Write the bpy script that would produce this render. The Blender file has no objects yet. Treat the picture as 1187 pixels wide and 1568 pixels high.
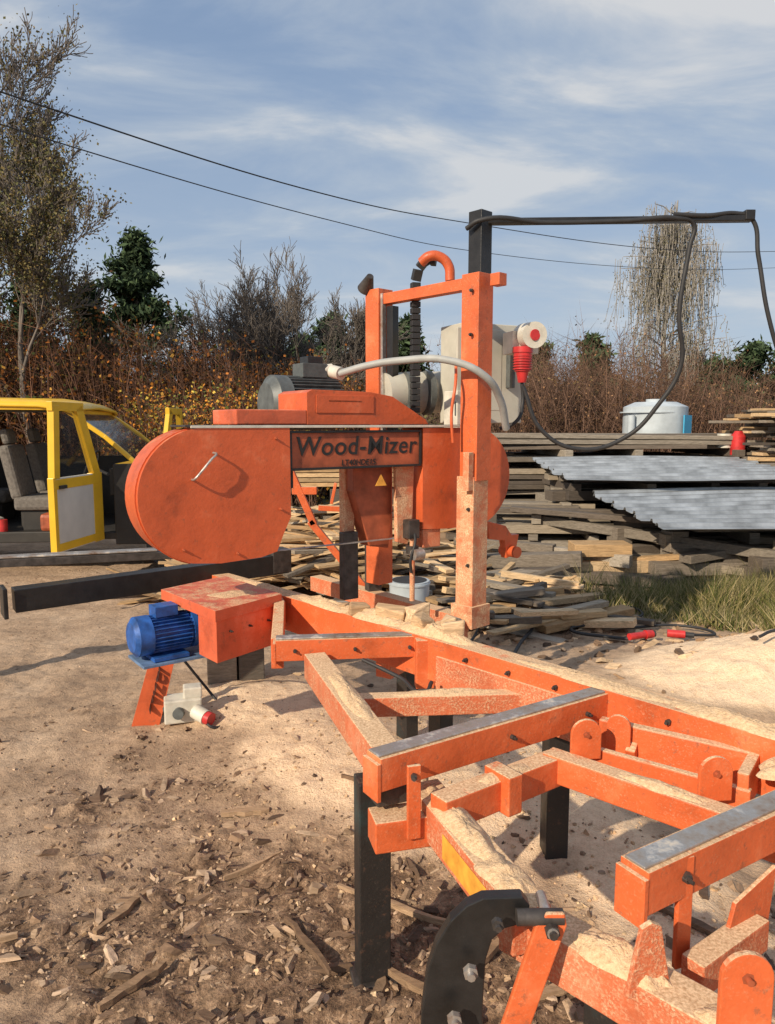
import bpy, math, random
import numpy as np
from mathutils import Vector, Matrix, noise
random.seed(7); rng=np.random.default_rng(7)
scene=bpy.context.scene
V=Vector
# ---------------------------------------------------------------- materials
def newmat(name):
    m=bpy.data.materials.new(name); m.use_nodes=True
    nt=m.node_tree; b=nt.nodes["Principled BSDF"]
    return m,nt,b
def nd(nt,t,**k):
    n=nt.nodes.new(t)
    for a,v in k.items():
        setattr(n,a,v)
    return n
def ramp(nt,fac,stops):
    r=nd(nt,"ShaderNodeValToRGB")
    e=r.color_ramp.elements
    while len(e)<len(stops): e.new(0.5)
    for i,(p,c) in enumerate(stops):
        e[i].position=p; e[i].color=(c[0],c[1],c[2],1) if not isinstance(c,(int,float)) else (c,c,c,1)
    nt.links.new(fac,r.inputs[0]); return r.outputs[0]
def noisen(nt,scale,detail=4,rough=.6,vec=None,dist=0):
    n=nd(nt,"ShaderNodeTexNoise"); n.inputs["Scale"].default_value=scale
    n.inputs["Detail"].default_value=detail; n.inputs["Roughness"].default_value=rough
    n.inputs["Distortion"].default_value=dist
    if vec is None:
        tc=nd(nt,"ShaderNodeTexCoord"); vec=tc.outputs["Object"]
    nt.links.new(vec,n.inputs["Vector"]); return n.outputs["Fac"]
def mix(nt,fac,a,b,mode='MIX'):
    m=nd(nt,"ShaderNodeMix",data_type='RGBA',blend_type=mode)
    for s,v in ((m.inputs[0],fac),(m.inputs[6],a),(m.inputs[7],b)):
        if hasattr(v,'is_linked') : nt.links.new(v,s)
        elif isinstance(v,(int,float)): s.default_value=v
        else: s.default_value=(v[0],v[1],v[2],1)
    return m.outputs[2]
def math_(nt,op,a,b=0.0,clamp=False):
    m=nd(nt,"ShaderNodeMath",operation=op); m.use_clamp=clamp
    for s,v in ((m.inputs[0],a),(m.inputs[1],b)):
        if hasattr(v,'is_linked'): nt.links.new(v,s)
        else: s.default_value=v
    return m.outputs[0]
def bump(nt,b,h,strength=.3,dist=.01):
    n=nd(nt,"ShaderNodeBump"); n.inputs["Strength"].default_value=strength; n.inputs["Distance"].default_value=dist
    nt.links.new(h,n.inputs["Height"]); nt.links.new(n.outputs[0],b.inputs["Normal"])
def simple(name,col,rough=.6,metal=0,var=.25,scale=12,bs=.15,bd=.005):
    m,nt,b=newmat(name)
    f=noisen(nt,scale)
    lo=[c*(1-var) for c in col]; hi=[min(1,c*(1+var)) for c in col]
    nt.links.new(ramp(nt,f,[(.3,lo),(.7,hi)]),b.inputs["Base Color"])
    b.inputs["Roughness"].default_value=rough; b.inputs["Metallic"].default_value=metal
    if bs>.06: bump(nt,b,noisen(nt,scale*4,2),bs,bd)
    return m
def painted(name,col,dust=.6,chips=.5,rough=.42,top=.35,film=.3):
    """paint with chipped rust spots, grime and sawdust settled on up-facing faces"""
    m,nt,b=newmat(name)
    f=noisen(nt,3.5,6,.68)
    c=ramp(nt,f,[(.30,[x*.60 for x in col]),(.44,[x*.90 for x in col]),(.56,col),(.70,[col[0]*1.15,col[1]*1.5+.02,col[2]*1.8+.02])])
    g=noisen(nt,24,5,.7)
    gm=ramp(nt,g,[(.585,0.0),(.67,1.0)])
    c=mix(nt,math_(nt,'MULTIPLY',gm,chips),c,(.20,.09,.05))
    geo=nd(nt,"ShaderNodeNewGeometry"); sx=nd(nt,"ShaderNodeSeparateXYZ"); nt.links.new(geo.outputs["Normal"],sx.inputs[0])
    up=ramp(nt,sx.outputs[2],[(.45,0.0),(.85,1.0)])
    n9=noisen(nt,9,5,.75)
    dn=ramp(nt,n9,[(top,0.0),(top+.14,1.0)])
    big=ramp(nt,n9,[(.38,.05),(.62,1.0)])
    fine=noisen(nt,150,3,.7)
    sp=ramp(nt,fine,[(.60-film*.45,0.0),(.76-film*.3,1.0)])
    fl=math_(nt,'MULTIPLY',math_(nt,'MULTIPLY',sp,big),min(1,film*1.8))
    d=math_(nt,'ADD',math_(nt,'MULTIPLY',math_(nt,'MULTIPLY',up,dn),dust),fl,True)
    dc=ramp(nt,fine,[(.35,(.46,.28,.15)),(.65,(.82,.58,.36))])
    c=mix(nt,d,c,dc)
    nt.links.new(c,b.inputs["Base Color"])
    r=math_(nt,'ADD',math_(nt,'MULTIPLY',d,.5),math_(nt,'ADD',math_(nt,'MULTIPLY',g,.25),rough-.12),True); nt.links.new(r,b.inputs["Roughness"])
    h=math_(nt,'ADD',math_(nt,'MULTIPLY',d,1.0),math_(nt,'MULTIPLY',f,4.0))
    bump(nt,b,h,.55,.004)
    return m
M={}
OR=(.68,.135,.040)
M['orange']=painted('orange_paint',OR,.95,.55,.45,.3,.16)
M['orange_c']=painted('orange_paint_cover',(.62,.115,.036),.3,.4,.42,.5,.04)
M['orange_box']=painted('orange_paint_lid',(.66,.13,.055),.75,.4,.42,.45,.1)
M['orange_d']=painted('orange_paint_sawdust',(.62,.15,.06),1.0,.3,.6,.12,.42)
M['orange_m']=painted('orange_paint_caked',(.62,.18,.08),1.0,.1,.7,.1,.85)
def steelm():
    m,nt,b=newmat('worn_steel'); f=noisen(nt,11,6,.7)
    nt.links.new(ramp(nt,f,[(.34,(.16,.10,.07)),(.45,(.30,.26,.23)),(.58,(.52,.50,.48)),(.70,(.66,.55,.42))]),b.inputs["Base Color"])
    nt.links.new(ramp(nt,f,[(.40,.1),(.55,.75),(.66,.1)]),b.inputs["Metallic"]); b.inputs["Roughness"].default_value=.42; bump(nt,b,f,.4,.004); return m
M['steel']=steelm()
M['dsteel']=simple('dark_steel',(.07,.06,.055),.5,.4,.5,20,.2)
M['black']=simple('black_paint',(.018,.017,.017),.36,0,.4,14,.2)
M['blackleg']=painted('black_leg_paint',(.022,.019,.018),.35,.3,.5,.5,.04)
M['rubber']=simple('rubber',(.025,.025,.027),.6,0,.2,20,.05)
M['greyhose']=simple('grey_conduit',(.34,.35,.34),.55,0,.1,20,.1)
M['blue']=simple('blue_paint',(.018,.09,.33),.45,0,.5,18,.1)
M['bluegrey']=simple('bluegrey_paint',(.12,.20,.34),.5,0,.4,18,.1)
M['cream']=simple('cream_cabinet_paint',(.50,.48,.41),.5,0,.15,6,.05)
M['greym']=simple('motor_grey_paint',(.10,.11,.11),.5,.1,.3,18,.1)
M['white']=simple('white_plastic',(.60,.57,.49),.45,0,.2,14,.05)
M['red']=simple('red_plastic',(.50,.03,.03),.4,0,.3,12,.05)
M['sticker']=simple('yellow_sticker',(.80,.36,.05),.5,0,.3,25,.05)
M['signp']=simple('orange_faded_and_shaded',(.36,.085,.035),.55,0,.45,9,.15)  # faded sign orange; its dark tone also paints shade on the guide column
M['yellow']=simple('yellow_car_paint',(.76,.46,.03),.3,0,.12,3,.0)
M['wpaint']=simple('white_car_paint',(.62,.60,.55),.35,0,.1,3,.02)
M['vdark']=simple('dark_trim',(.03,.027,.024),.6,0,.3,5,.1)
M['seat']=simple('seat_fabric',(.15,.135,.12),.9,0,.3,30,.3)
M['chrome']=simple('galvanised_sheet',(.36,.385,.41),.42,.45,.4,3.5,.15)
M['plasticw']=simple('tank_plastic',(.44,.49,.53),.4,0,.2,3,.1)
M['cyan']=simple('blue_label',(.05,.35,.58),.5,0,.1,5,.05)
def sawdust():
    m,nt,b=newmat('sawdust')
    nt.links.new(ramp(nt,noisen(nt,90,5,.75),[(.3,(.50,.32,.17)),(.6,(.80,.56,.34))]),b.inputs["Base Color"])
    b.inputs["Roughness"].default_value=.95; bump(nt,b,noisen(nt,120,3,.7),.8,.008); return m
M['sawdust']=sawdust()
m,nt,b=newmat('window_glass'); b.inputs["Base Color"].default_value=(.03,.035,.04,1); b.inputs["Roughness"].default_value=.06; b.inputs["Alpha"].default_value=.6; M['glass']=m
def wood(name):
    m,nt,b=newmat(name)
    at=nd(nt,"ShaderNodeAttribute",attribute_name="Col")
    tc=nd(nt,"ShaderNodeTexCoord"); mp=nd(nt,"ShaderNodeMapping"); mp.inputs["Scale"].default_value=(3,14,30)
    nt.links.new(tc.outputs["Object"],mp.inputs[0])
    f=noisen(nt,2.2,5,.7,mp.outputs[0],1.0)
    c=mix(nt,1.0,at.outputs["Color"],ramp(nt,f,[(.25,(.45,.43,.40)),(.7,(1.25,1.25,1.25))]),'MULTIPLY')
    nt.links.new(c,b.inputs["Base Color"]); b.inputs["Roughness"].default_value=.85
    bump(nt,b,f,.5,.01); return m
M['wood']=wood('weathered_wood')
def leafmat(name):
    m,nt,b=newmat(name)
    at=nd(nt,"ShaderNodeAttribute",attribute_name="Col")
    df=nd(nt,"ShaderNodeBsdfDiffuse"); nt.links.new(at.outputs["Color"],df.inputs[0])
    nt.links.new(df.outputs[0],nt.nodes["Material Output"].inputs[0]); return m
M['leaf']=leafmat('leaves')
M['bark']=simple('bark',(.11,.085,.065),.9,0,.4,4,.0)
M['barkgrey']=simple('bark_grey',(.16,.135,.115),.9,0,.3,4,.0)
M['birchbark']=simple('birch_bark',(.30,.27,.235),.8,0,.45,3,.0)
# ---------------------------------------------------------------- mesh builder
class MB:
    def __init__(s): s.v=[];s.f=[];s.m=[];s.mats=[];s.sm=[];s.col=[]
    def mi(s,k):
        if k not in s.mats: s.mats.append(k)
        return s.mats.index(k)
    def add(s,vs,fs,k,smooth=False,col=None):
        o=len(s.v); s.v+= [tuple(x) for x in vs]; i=s.mi(k)
        for f in fs: s.f.append([a+o for a in f]); s.m.append(i); s.sm.append(smooth)
        s.col+=[col or (1,1,1)]*len(vs)
    def hexa(s,c8,k,col=None):
        s.add(c8,[(3,2,1,0),(4,5,6,7),(0,1,5,4),(1,2,6,5),(2,3,7,6),(3,0,4,7)],k,col=col)
    def box(s,c,sz,k,rot=0,M4=None,col=None):
        c=V(c);R=M4 or Matrix.Rotation(rot,3,'Z');h=V(sz)/2
        pts=[]
        for z in (-1,1):
            for x,y in ((-1,-1),(1,-1),(1,1),(-1,1)): pts.append(c+R@V((x*h.x,y*h.y,z*h.z)))
        s.hexa(pts,k,col)
    def beam(s,p0,p1,w,h,k,up=(0,0,1),col=None):
        p0=V(p0);p1=V(p1);d=(p1-p0).normalized();sd=d.cross(V(up)).normalized();u=sd.cross(d).normalized()
        pts=[]
        for zz in (-h,0):
            pts+=[p0-sd*w/2+u*zz,p0+sd*w/2+u*zz,p1+sd*w/2+u*zz,p1-sd*w/2+u*zz]
        s.hexa(pts,k,col)
    def prism(s,poly,o,ax,ay,th,k,smooth=False):
        o=V(o);ax=V(ax).normalized();ay=V(ay).normalized();n=ax.cross(ay).normalized()
        N=len(poly);a=[o+ax*x+ay*y for x,y in poly];bb=[q+n*th for q in a]
        s.add(a+bb,[tuple(range(N))[::-1],tuple(range(N,2*N))]+[(i,(i+1)%N,(i+1)%N+N,i+N) for i in range(N)],k,smooth)
    def cyl(s,p0,p1,r,k,n=20,r2=None,smooth=True):
        p0=V(p0);p1=V(p1);r2=r if r2 is None else r2;d=(p1-p0).normalized()
        a=d.orthogonal().normalized();bq=d.cross(a)
        vs=[];
        for p,q in ((p0,r),(p1,r2)):
            for i in range(n):
                t=2*math.pi*i/n;vs.append(p+(a*math.cos(t)+bq*math.sin(t))*q)
        s.add(vs,[(i,(i+1)%n,(i+1)%n+n,i+n) for i in range(n)],k,smooth)
        s.add(vs,[tuple(range(n))[::-1],tuple(range(n,2*n))],k,False)
    def obj(s,name,parent=None,bevel=0,mw=None,useCol=False):
        me=bpy.data.meshes.new(name); me.from_pydata(s.v,[],s.f)
        for k in s.mats: me.materials.append(M[k])
        me.polygons.foreach_set("material_index",s.m); me.polygons.foreach_set("use_smooth",s.sm)
        if useCol:
            at=me.color_attributes.new("Col",'FLOAT_COLOR','POINT')
            at.data.foreach_set("color",[x for c in s.col for x in (c[0],c[1],c[2],1)])
        me.update()
        o=bpy.data.objects.new(name,me); scene.collection.objects.link(o)
        if parent: o.parent=parent
        if bevel:
            b=o.modifiers.new("b",'BEVEL'); b.width=bevel; b.segments=2; b.limit_method='ANGLE'; b.angle_limit=.7
        return o
def empty(name,loc=(0,0,0),rz=0,parent=None):
    e=bpy.data.objects.new(name,None); scene.collection.objects.link(e); e.location=loc; e.rotation_euler=(0,0,rz); e.empty_display_size=.2
    if parent: e.parent=parent
    return e
def tube(name,pts,r,k,parent=None,res=10):
    cu=bpy.data.curves.new(name,'CURVE'); cu.dimensions='3D'; cu.bevel_depth=r; cu.bevel_resolution=3; cu.resolution_u=res
    sp=cu.splines.new('BEZIER'); sp.bezier_points.add(len(pts)-1)
    for b_,p in zip(sp.bezier_points,pts): b_.co=p; b_.handle_left_type='AUTO'; b_.handle_right_type='AUTO'
    cu.materials.append(M[k]); cu.use_fill_caps=True
    o=bpy.data.objects.new(name,cu); scene.collection.objects.link(o)
    if parent: o.parent=parent
    return o
# ---------------------------------------------------------------- camera
cam=bpy.data.cameras.new("camera"); co=bpy.data.objects.new("camera",cam); scene.collection.objects.link(co)
co.location=(0,0,1.65); pitch=math.atan(136/1133); co.rotation_euler=(math.pi/2-pitch,0,0)
cam.sensor_fit='VERTICAL'; cam.sensor_height=36; cam.lens=36*1133/1568; cam.clip_end=3000; cam.clip_start=.05
scene.camera=co
# ---------------------------------------------------------------- sun and sky
src=V((-.60,-.70,.53)).normalized()
sun=bpy.data.lights.new("sun",'SUN'); sun.energy=5.0; sun.angle=math.radians(.6); sun.color=(1,.86,.66)
so=bpy.data.objects.new("sun",sun); scene.collection.objects.link(so); so.rotation_euler=(-src).to_track_quat('-Z','Y').to_euler(); so.location=(-5,-5,10)
w=bpy.data.worlds.new("World"); scene.world=w; w.use_nodes=True; nt=w.node_tree
bg=nt.nodes["Background"]; sk=nd(nt,"ShaderNodeTexSky",sky_type='NISHITA'); sk.sun_disc=False
sk.sun_elevation=math.asin(src.z); sk.sun_rotation=math.atan2(src.x,src.y); sk.dust_density=1.0; sk.ozone_density=1.5
tc=nd(nt,"ShaderNodeTexCoord"); sx=nd(nt,"ShaderNodeSeparateXYZ"); nt.links.new(tc.outputs["Generated"],sx.inputs[0])
zc=math_(nt,'ADD',math_(nt,'MAXIMUM',sx.outputs[2],0.0),.25)
cx=nd(nt,"ShaderNodeCombineXYZ"); nt.links.new(math_(nt,'DIVIDE',sx.outputs[0],zc),cx.inputs[0]); nt.links.new(math_(nt,'DIVIDE',sx.outputs[1],zc),cx.inputs[1])
mp=nd(nt,"ShaderNodeMapping"); nt.links.new(cx.outputs[0],mp.inputs[0]); mp.inputs["Rotation"].default_value=(0,0,math.radians(-22)); mp.inputs["Scale"].default_value=(1.0,2.0,1); mp.inputs["Location"].default_value=(5.4,.6,0)
n1=noisen(nt,1.7,8,.58,mp.outputs[0],.4); n2=noisen(nt,.9,3,.5,mp.outputs[0],.2)
cf=math_(nt,'ADD',math_(nt,'MULTIPLY',n1,.66),math_(nt,'MULTIPLY',n2,.34))
cl=ramp(nt,cf,[(.38,.35),(.47,.65),(.58,1.0)])
cc=ramp(nt,cf,[(.42,(2.9,3.8,5.3)),(.51,(4.0,4.7,5.7)),(.60,(6.2,6.3,6.5))])
skb=mix(nt,.45,sk.outputs[0],(2.0,3.3,5.7))
s1=mix(nt,cl,skb,cc)
hz=ramp(nt,sx.outputs[2],[(0.0,.85),(.22,.35),(.5,.0)])
nt.links.new(mix(nt,hz,s1,(4.9,5.7,6.5)),bg.inputs[0]); bg.inputs[1].default_value=.106
# ---------------------------------------------------------------- ground
def g(x,y,cx_,cy_,rx,ry): return math.exp(-(((x-cx_)/rx)**2+((y-cy_)/ry)**2))
DP=[(-.35,3.5,.42,.5,.10),(-.75,4.2,.5,.45,.08),(.45,2.9,.5,.4,.07),(.9,2.4,.35,.5,.05),(.6,3.7,.5,.4,.05),(.2,3.2,.5,.5,.07),(1.1,1.7,.4,.4,.05)]
PX,PY,PRX,PRY,PH=2.9,4.60,1.15,.60,.36
def zones(x,y):
    n=noise.fractal(V((x*1.3,y*1.3,3)),1,2,4); n2=noise.fractal(V((x*5,y*5,9)),1,2,3)
    d=sum(g(x,y,a,b_,c,e)*min(1.5,.6+h*6) for a,b_,c,e,h in DP)
    d=min(1,max(0,(d-.46+n*.3+n2*.3)*2.2))*.85
    d=max(d,min(1,max(0,(g(x,y,PX,PY,PRX,PRY)-.17+n2*.03)*9)))
    mu=g(x,y,-1.0,2.1,1.4,.95)*1.05+g(x,y,.2,1.7,.9,.9)+g(x,y,-.95,3.2,.5,.45)*.5+g(x,y,0,2.6,.6,.5)*.6+g(x,y,1.7,3.3,.5,.4)*.5+g(x,y,1.3,5.9,1.0,.5)*.55
    mu-=g(x,y,-1.65,2.6,.5,.3)*.7+g(x,y,-1.1,1.9,.25,.2)*.4
    mu=min(1,max(0,(mu-.40+n*.7+n2*.55)*1.3))
    gr=g(x,y,3.4,6.5,1.7,.9)+ (1 if y>13+n*2 else 0)
    gr=min(1,max(0,(gr-.35+n*.3+n2*.1)*2))
    return d,mu*(1-d),gr,n,n2
def hgt(x,y):
    far=min(1,max(0,(30-abs(y))/20))
    z=0.02*noise.noise(V((x*.8,y*.8,0)))*far
    if abs(x)<9 and y<14:
        d,mu,gr,n,n2=zones(x,y)
        for a,b_,c,e,h in DP: z+=h*g(x,y,a,b_,c,e)*(1+.12*n)
        z+=PH*g(x,y,PX,PY,PRX,PRY)*(1+.1*n)
        z+=.012*n2+ mu*.034*noise.fractal(V((x*9,y*9,4)),1,2,3)+.010*noise.fractal(V((x*9,y*9,1)),1,2,3)
        z+=d*.008*noise.fractal(V((x*12,y*12,14)),1,2,3)
        return z-.015,d,mu,gr
    return z-.015,0,0,(1 if y>13 else .2)
xs=list(np.arange(-3.2,3.8,.026)); s=.04;x=xs[-1]
while x<900: s*=1.13; x+=s; xs.append(x)
s=.04;x=xs[0]; 
while x>-900: s*=1.13; x-=s; xs.insert(0,x)
ys=list(np.arange(1.1,5.5,.022))+list(np.arange(5.5,9,.06)); s=.08; y=ys[-1]
while y<1200: s*=1.1; y+=s; ys.append(y)
s=.05;y=ys[0]
while y>-60: s*=1.3; y-=s; ys.insert(0,y)
nx,ny=len(xs),len(ys); vs=[];cols=[]
for y in ys:
    for x in xs:
        z,d,mu,gr=hgt(x,y); vs.append((x,y,z)); cols+=[d,mu,gr,1]
fs=[(j*nx+i,j*nx+i+1,(j+1)*nx+i+1,(j+1)*nx+i) for j in range(ny-1) for i in range(nx-1)]
me=bpy.data.meshes.new("ground"); me.from_pydata(vs,[],fs); at=me.color_attributes.new("Zone",'FLOAT_COLOR','POINT'); at.data.foreach_set("color",cols)
me.polygons.foreach_set("use_smooth",[True]*len(fs))
gm,nt,b=newmat('ground_dirt')
at=nd(nt,"ShaderNodeAttribute",attribute_name="Zone"); sc=nd(nt,"ShaderNodeSeparateColor"); nt.links.new(at.outputs["Color"],sc.inputs[0])
f1=noisen(nt,2.3,6,.65); f2=noisen(nt,20,6,.74); f3=noisen(nt,110,3,.7)
dirt=ramp(nt,f1,[(.3,(.31,.205,.13)),(.5,(.46,.315,.205)),(.7,(.58,.415,.28))])
dirt=mix(nt,.6,dirt,ramp(nt,f2,[(.34,(.38,.34,.30)),(.46,(.92,.92,.92)),(.66,(1.25,1.25,1.25))]),'MULTIPLY')
mul=ramp(nt,f2,[(.34,(.065,.038,.023)),(.45,(.165,.10,.058)),(.56,(.29,.185,.115)),(.68,(.50,.345,.22))])
mul=mix(nt,.6,mul,ramp(nt,f3,[(.35,(.45,.45,.45)),(.65,(1.6,1.55,1.5))]),'MULTIPLY')
dst=ramp(nt,math_(nt,'ADD',math_(nt,'MULTIPLY',f2,.5),math_(nt,'MULTIPLY',f3,.5)),[(.34,(.68,.45,.27)),(.54,(.95,.71,.48))])
grs=ramp(nt,f2,[(.3,(.06,.06,.022)),(.6,(.19,.155,.07)),(.75,(.30,.23,.12))])
c=mix(nt,sc.outputs[1],dirt,mul); c=mix(nt,sc.outputs[2],c,grs); c=mix(nt,sc.outputs[0],c,dst)
nt.links.new(c,b.inputs["Base Color"]); b.inputs["Roughness"].default_value=.95
bump(nt,b,math_(nt,'ADD',f2,math_(nt,'MULTIPLY',f3,.3)),.9,.022)
me.materials.append(gm); go=bpy.data.objects.new("ground",me); scene.collection.objects.link(go)
# ---------------------------------------------------------------- chips
def chips(name,n,fn,smin,smax,pal,el=(1,3.2)):
    mb=MB()
    for _ in range(n):
        x,y=fn(); s=random.uniform(smin,smax)*random.choice((.5,.8,1)); L=s*random.uniform(*el); th=s*random.uniform(.1,.3)
        z=hgt(x,y)[0]-th*.4
        R=Matrix.Rotation(random.uniform(0,6.28),3,'Z')@Matrix.Rotation(random.gauss(0,.35),3,'X')@Matrix.Rotation(random.gauss(0,.35),3,'Y')
        k=random.randint(5,7); pts=[]
        for i in range(k):
            t=2*math.pi*(i+random.uniform(-.35,.35))/k; q=random.uniform(.6,1.1); pts.append((math.cos(t)*L/2*q,math.sin(t)*s/2*q))
        cc_=V((x,y,z+th*.6)); vv=[cc_+R@V((p[0],p[1],-th)) for p in pts]+[cc_+R@V((p[0]*.85,p[1]*.85,th+random.uniform(-.4,.4)*th)) for p in pts]
        c=random.choice(pal); q=random.uniform(.7,1.25); c=tuple(a*q for a in c)
        mb.add(vv,[tuple(range(k,2*k))]+[(i,(i+1)%k,(i+1)%k+k,i+k) for i in range(k)],'wood',col=c)
    return mb.obj(name,useCol=True)
def f_mulch():
    while True:
        x=random.uniform(-2.4,2.0); y=random.uniform(1.2,4.2)
        d,mu,gr,_,_=zones(x,y)
        if random.random()<mu+.06: return x,y
def f_all():
    while True:
        y=random.uniform(1.3,9); x=random.uniform(-3.5,4)*y/6+random.uniform(-.6,.6)
        if g(x,y,PX,PY,PRX,PRY)<.1: return x,y
def f_grp(): return random.gauss(.5,.7),random.gauss(2.6,.8)
def f_off(): return random.gauss(1.3,.9),random.gauss(5.6,.7)
PW=[(.42,.28,.17),(.30,.19,.11),(.18,.11,.065),(.11,.07,.045),(.52,.37,.24)]
PD=[(.25,.16,.10),(.17,.105,.065),(.12,.075,.05),(.33,.22,.14),(.42,.29,.19),(.50,.36,.25)]
chips("wood_chips",5200,f_mulch,.005,.020,PD)
chips("bark_pieces",1100,f_mulch,.012,.05,PD,(1,4.0))
chips("dirt_clods",2200,f_all,.006,.022,[(.34,.23,.15),(.42,.29,.19),(.24,.155,.10),(.50,.36,.25)],(1,1.7))
chips("sawdust_clumps",900,f_grp,.008,.03,[(.62,.42,.25),(.50,.33,.19),(.72,.52,.32)],(1,1.6))
chips("offcut_debris",300,f_off,.03,.09,PW+[(.6,.43,.27)],(1,3.5))
def sticks():
    mb=MB()
    for (x,y,a,L,w_) in [(.02,2.35,-.5,.45,.02),(-.25,2.15,-1.0,.30,.02),(.18,1.75,.25,.35,.035),(.12,1.95,-.6,.3,.03),(-.5,2.6,.7,.25,.015),(.3,2.1,.8,.3,.03),(-.9,2.35,1.1,.25,.03),(.02,3.0,-.45,.5,.015),(.55,2.0,.4,.3,.04),(1.0,2.2,-.8,.35,.03),(-.05,1.5,.2,.3,.04),(.35,1.55,-.4,.3,.04),(-.6,2.95,.1,.2,.04),(-.75,2.0,.9,.22,.03),(-1.3,2.2,.2,.2,.025),(-.35,1.75,-.7,.25,.03)]:
        z=hgt(x,y)[0]+.012; P=[];q=random.choice(PW)
        ca,sa=math.cos(a),math.sin(a)
        for i in range(7):
            t=i/6-.5; ww=w_*.5*(1-abs(t)*1.2*random.uniform(.6,1.2)); P.append((t*L,max(.003,ww),random.gauss(0,.004)))
        top=[V((x+ca*t-sa*(s_*w2+j),y+sa*t+ca*(s_*w2+j),z+.01+ .02*t)) for s_ in (-1,1) for (t,w2,j) in (P if s_<0 else P[::-1])]
        N=len(top); bot=[p-V((0,0,.02)) for p in top]
        mb.add(top+bot,[tuple(range(N))]+[(i,i+N,(i+1)%N+N,(i+1)%N) for i in range(N)],'wood',col=q)
    return mb.obj("wood_slivers",useCol=True)
sticks()
# ---------------------------------------------------------------- SAWMILL
saw=empty("portable_sawmill")
def bolt(mb,p,n,r=.012,k='dsteel'):
    p=V(p);n=V(n).normalized(); mb.cyl(p,p+n*.012,r,k,6,smooth=False); mb.cyl(p,p+n*.022,r*.55,k,8)
b=MB()
RD=V((2.007,-2.15,0)).normalized(); RN=V((-RD.y,RD.x,0))
R0=V((-.96,4.14,.8))
b.beam(R0,R0+RD*4.3,.10,.17,'orange')
b.beam(R0+RD*1.75-RN*.055+V((0,0,-.06)),R0+RD*2.45-RN*.055+V((0,0,-.06)),.012,.15,'orange_d')
for t in (1.9,2.1,2.3,2.7,3.2): bolt(b,R0+RD*t-RN*.05+V((0,0,-.04)),-RN,.009)
b.obj("main_rail",saw,.004)
b=MB()
b.beam(R0+RN*.10+V((0,0,-.03)),R0+RD*4.3+RN*.10+V((0,0,-.03)),.03,.05,'orange_d')
b.beam((-.5,5.05,.6),(.42,3.98,.6),.09,.1,'orange_d'); b.beam((.40,3.9,.60),(-.02,3.25,.60),.08,.1,'orange_d')
b.obj("track_rails",saw,.003)
b=MB()
def crossbeam(p0,p1,w=.07,h=.09):
    p0=V(p0);p1=V(p1); b.beam(p0,p1,w,h,'orange'); b.beam(p0+V((0,0,.007)),p1+V((0,0,.007)),w*.72,.006,'steel')
    d=(p1-p0).normalized(); b.beam(p0+d*.0+V((0,0,-.012)),p0-d*.012+V((0,0,-.012)),w*1.05,h*1.15,'orange')
    n=d.cross(V((0,0,1)))
    for t in (.12,.5,.85): bolt(b,p0.lerp(p1,t)+n*w/2-V((0,0,h*.5)),n,.008)
crossbeam((-.036,1.844,.79),(.72,2.332,.79))
crossbeam((.485,1.36,.79),(1.25,1.82,.79))
crossbeam((-.449,2.895,.79),(.18,2.965,.79),.07,.085)
b.obj("cross_beams",saw,.003)
b=MB()
b.beam((-.45,2.93,.78),(-.523,3.5,.8),.05,.13,'orange')
b.beam((-.523,3.5,.79),(-.60,3.76,.79),.06,.13,'orange')
b.box((.15,2.89,.69),(.075,.05,.2),'orange',.1)
b.beam((-.29,2.85,.745),(-.006,2.0,.745),.085,.10,'orange_d')
b.beam((-.14,2.5,.70),(.50,2.55,.70),.06,.07,'orange_d')
b.beam((.17,2.93,.66),(.55,2.52,.66),.05,.06,'orange_d')
b.box((.04,1.86,.582),(.17,.09,.085),'orange',.25)
b.box((.0,1.9,.665),(.09,.08,.05),'dsteel',.4)
b.beam((.10,1.97,.655),(.30,1.42,.655),.09,.10,'orange_d')
b.beam((.13,1.80,.695),(.495,2.06,.695),.065,.085,'orange')
b.box((.315,1.915,.66),(.05,.10,.11),'orange',.6)
b.beam((.47,2.07,.70),(.97,1.615,.70),.06,.08,'orange')
b.beam((.66,2.2,.745),(1.02,1.96,.745),.035,.15,'orange')
b.beam((.60,2.10,.70),(.95,1.83,.70),.025,.10,'orange')
b.beam((1.02,1.96,.745),(.93,1.84,.74),.03,.11,'orange')
b.beam((.72,2.10,.68),(.76,2.16,.72),.03,.08,'orange')
b.beam((.27,1.50,.625),(.80,.96,.625),.09,.10,'orange_d')
b.beam((.60,1.34,.60),(.80,1.48,.60),.05,.07,'orange_d')
b.beam((.8,1.15,.66),(1.3,1.45,.66),.07,.08,'orange')
b.obj("bed_frame",saw,.004)
b=MB()
b.box((.068,1.815,.675),(.036,.012,.2),'orange',.3); bolt(b,(.068,1.807,.75),(0,-1,0),.009)
b.box((.60,1.395,.665),(.036,.012,.24),'orange',.35); bolt(b,(.60,1.388,.75),(0,-1,0),.009)
def ear(cx_,cy_,z0,z1,w_,rz,th=.012,k='orange',bl=True):
    r=w_/2; poly=[(-r,z0),(r,z0)]+[(r*math.cos(t),z1-r+r*math.sin(t)) for t in np.linspace(0,math.pi,13)]
    ax=V((math.cos(rz),math.sin(rz),0)); b.prism(poly,(cx_,cy_,0),ax,(0,0,1),th,k)
    n=ax.cross(V((0,0,1)))
    if bl: bolt(b,V((cx_,cy_,z1-r))+n*.0005,n,.011,'signp')
ear(.575,2.06,.68,.80,.09,.1); ear(.845,1.82,.68,.80,.09,.1)
ear(.594,1.13,.45,.785,.088,.0)
b.prism([(-.045,.60),(.045,.60),(.02,.735),(.0,.745),(-.02,.735)],(.483,1.25,0),(1,.2,0),(0,0,1),-.012,'orange_d')
ear(.70,2.14,.66,.78,.07,-.5,bl=False)
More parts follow.
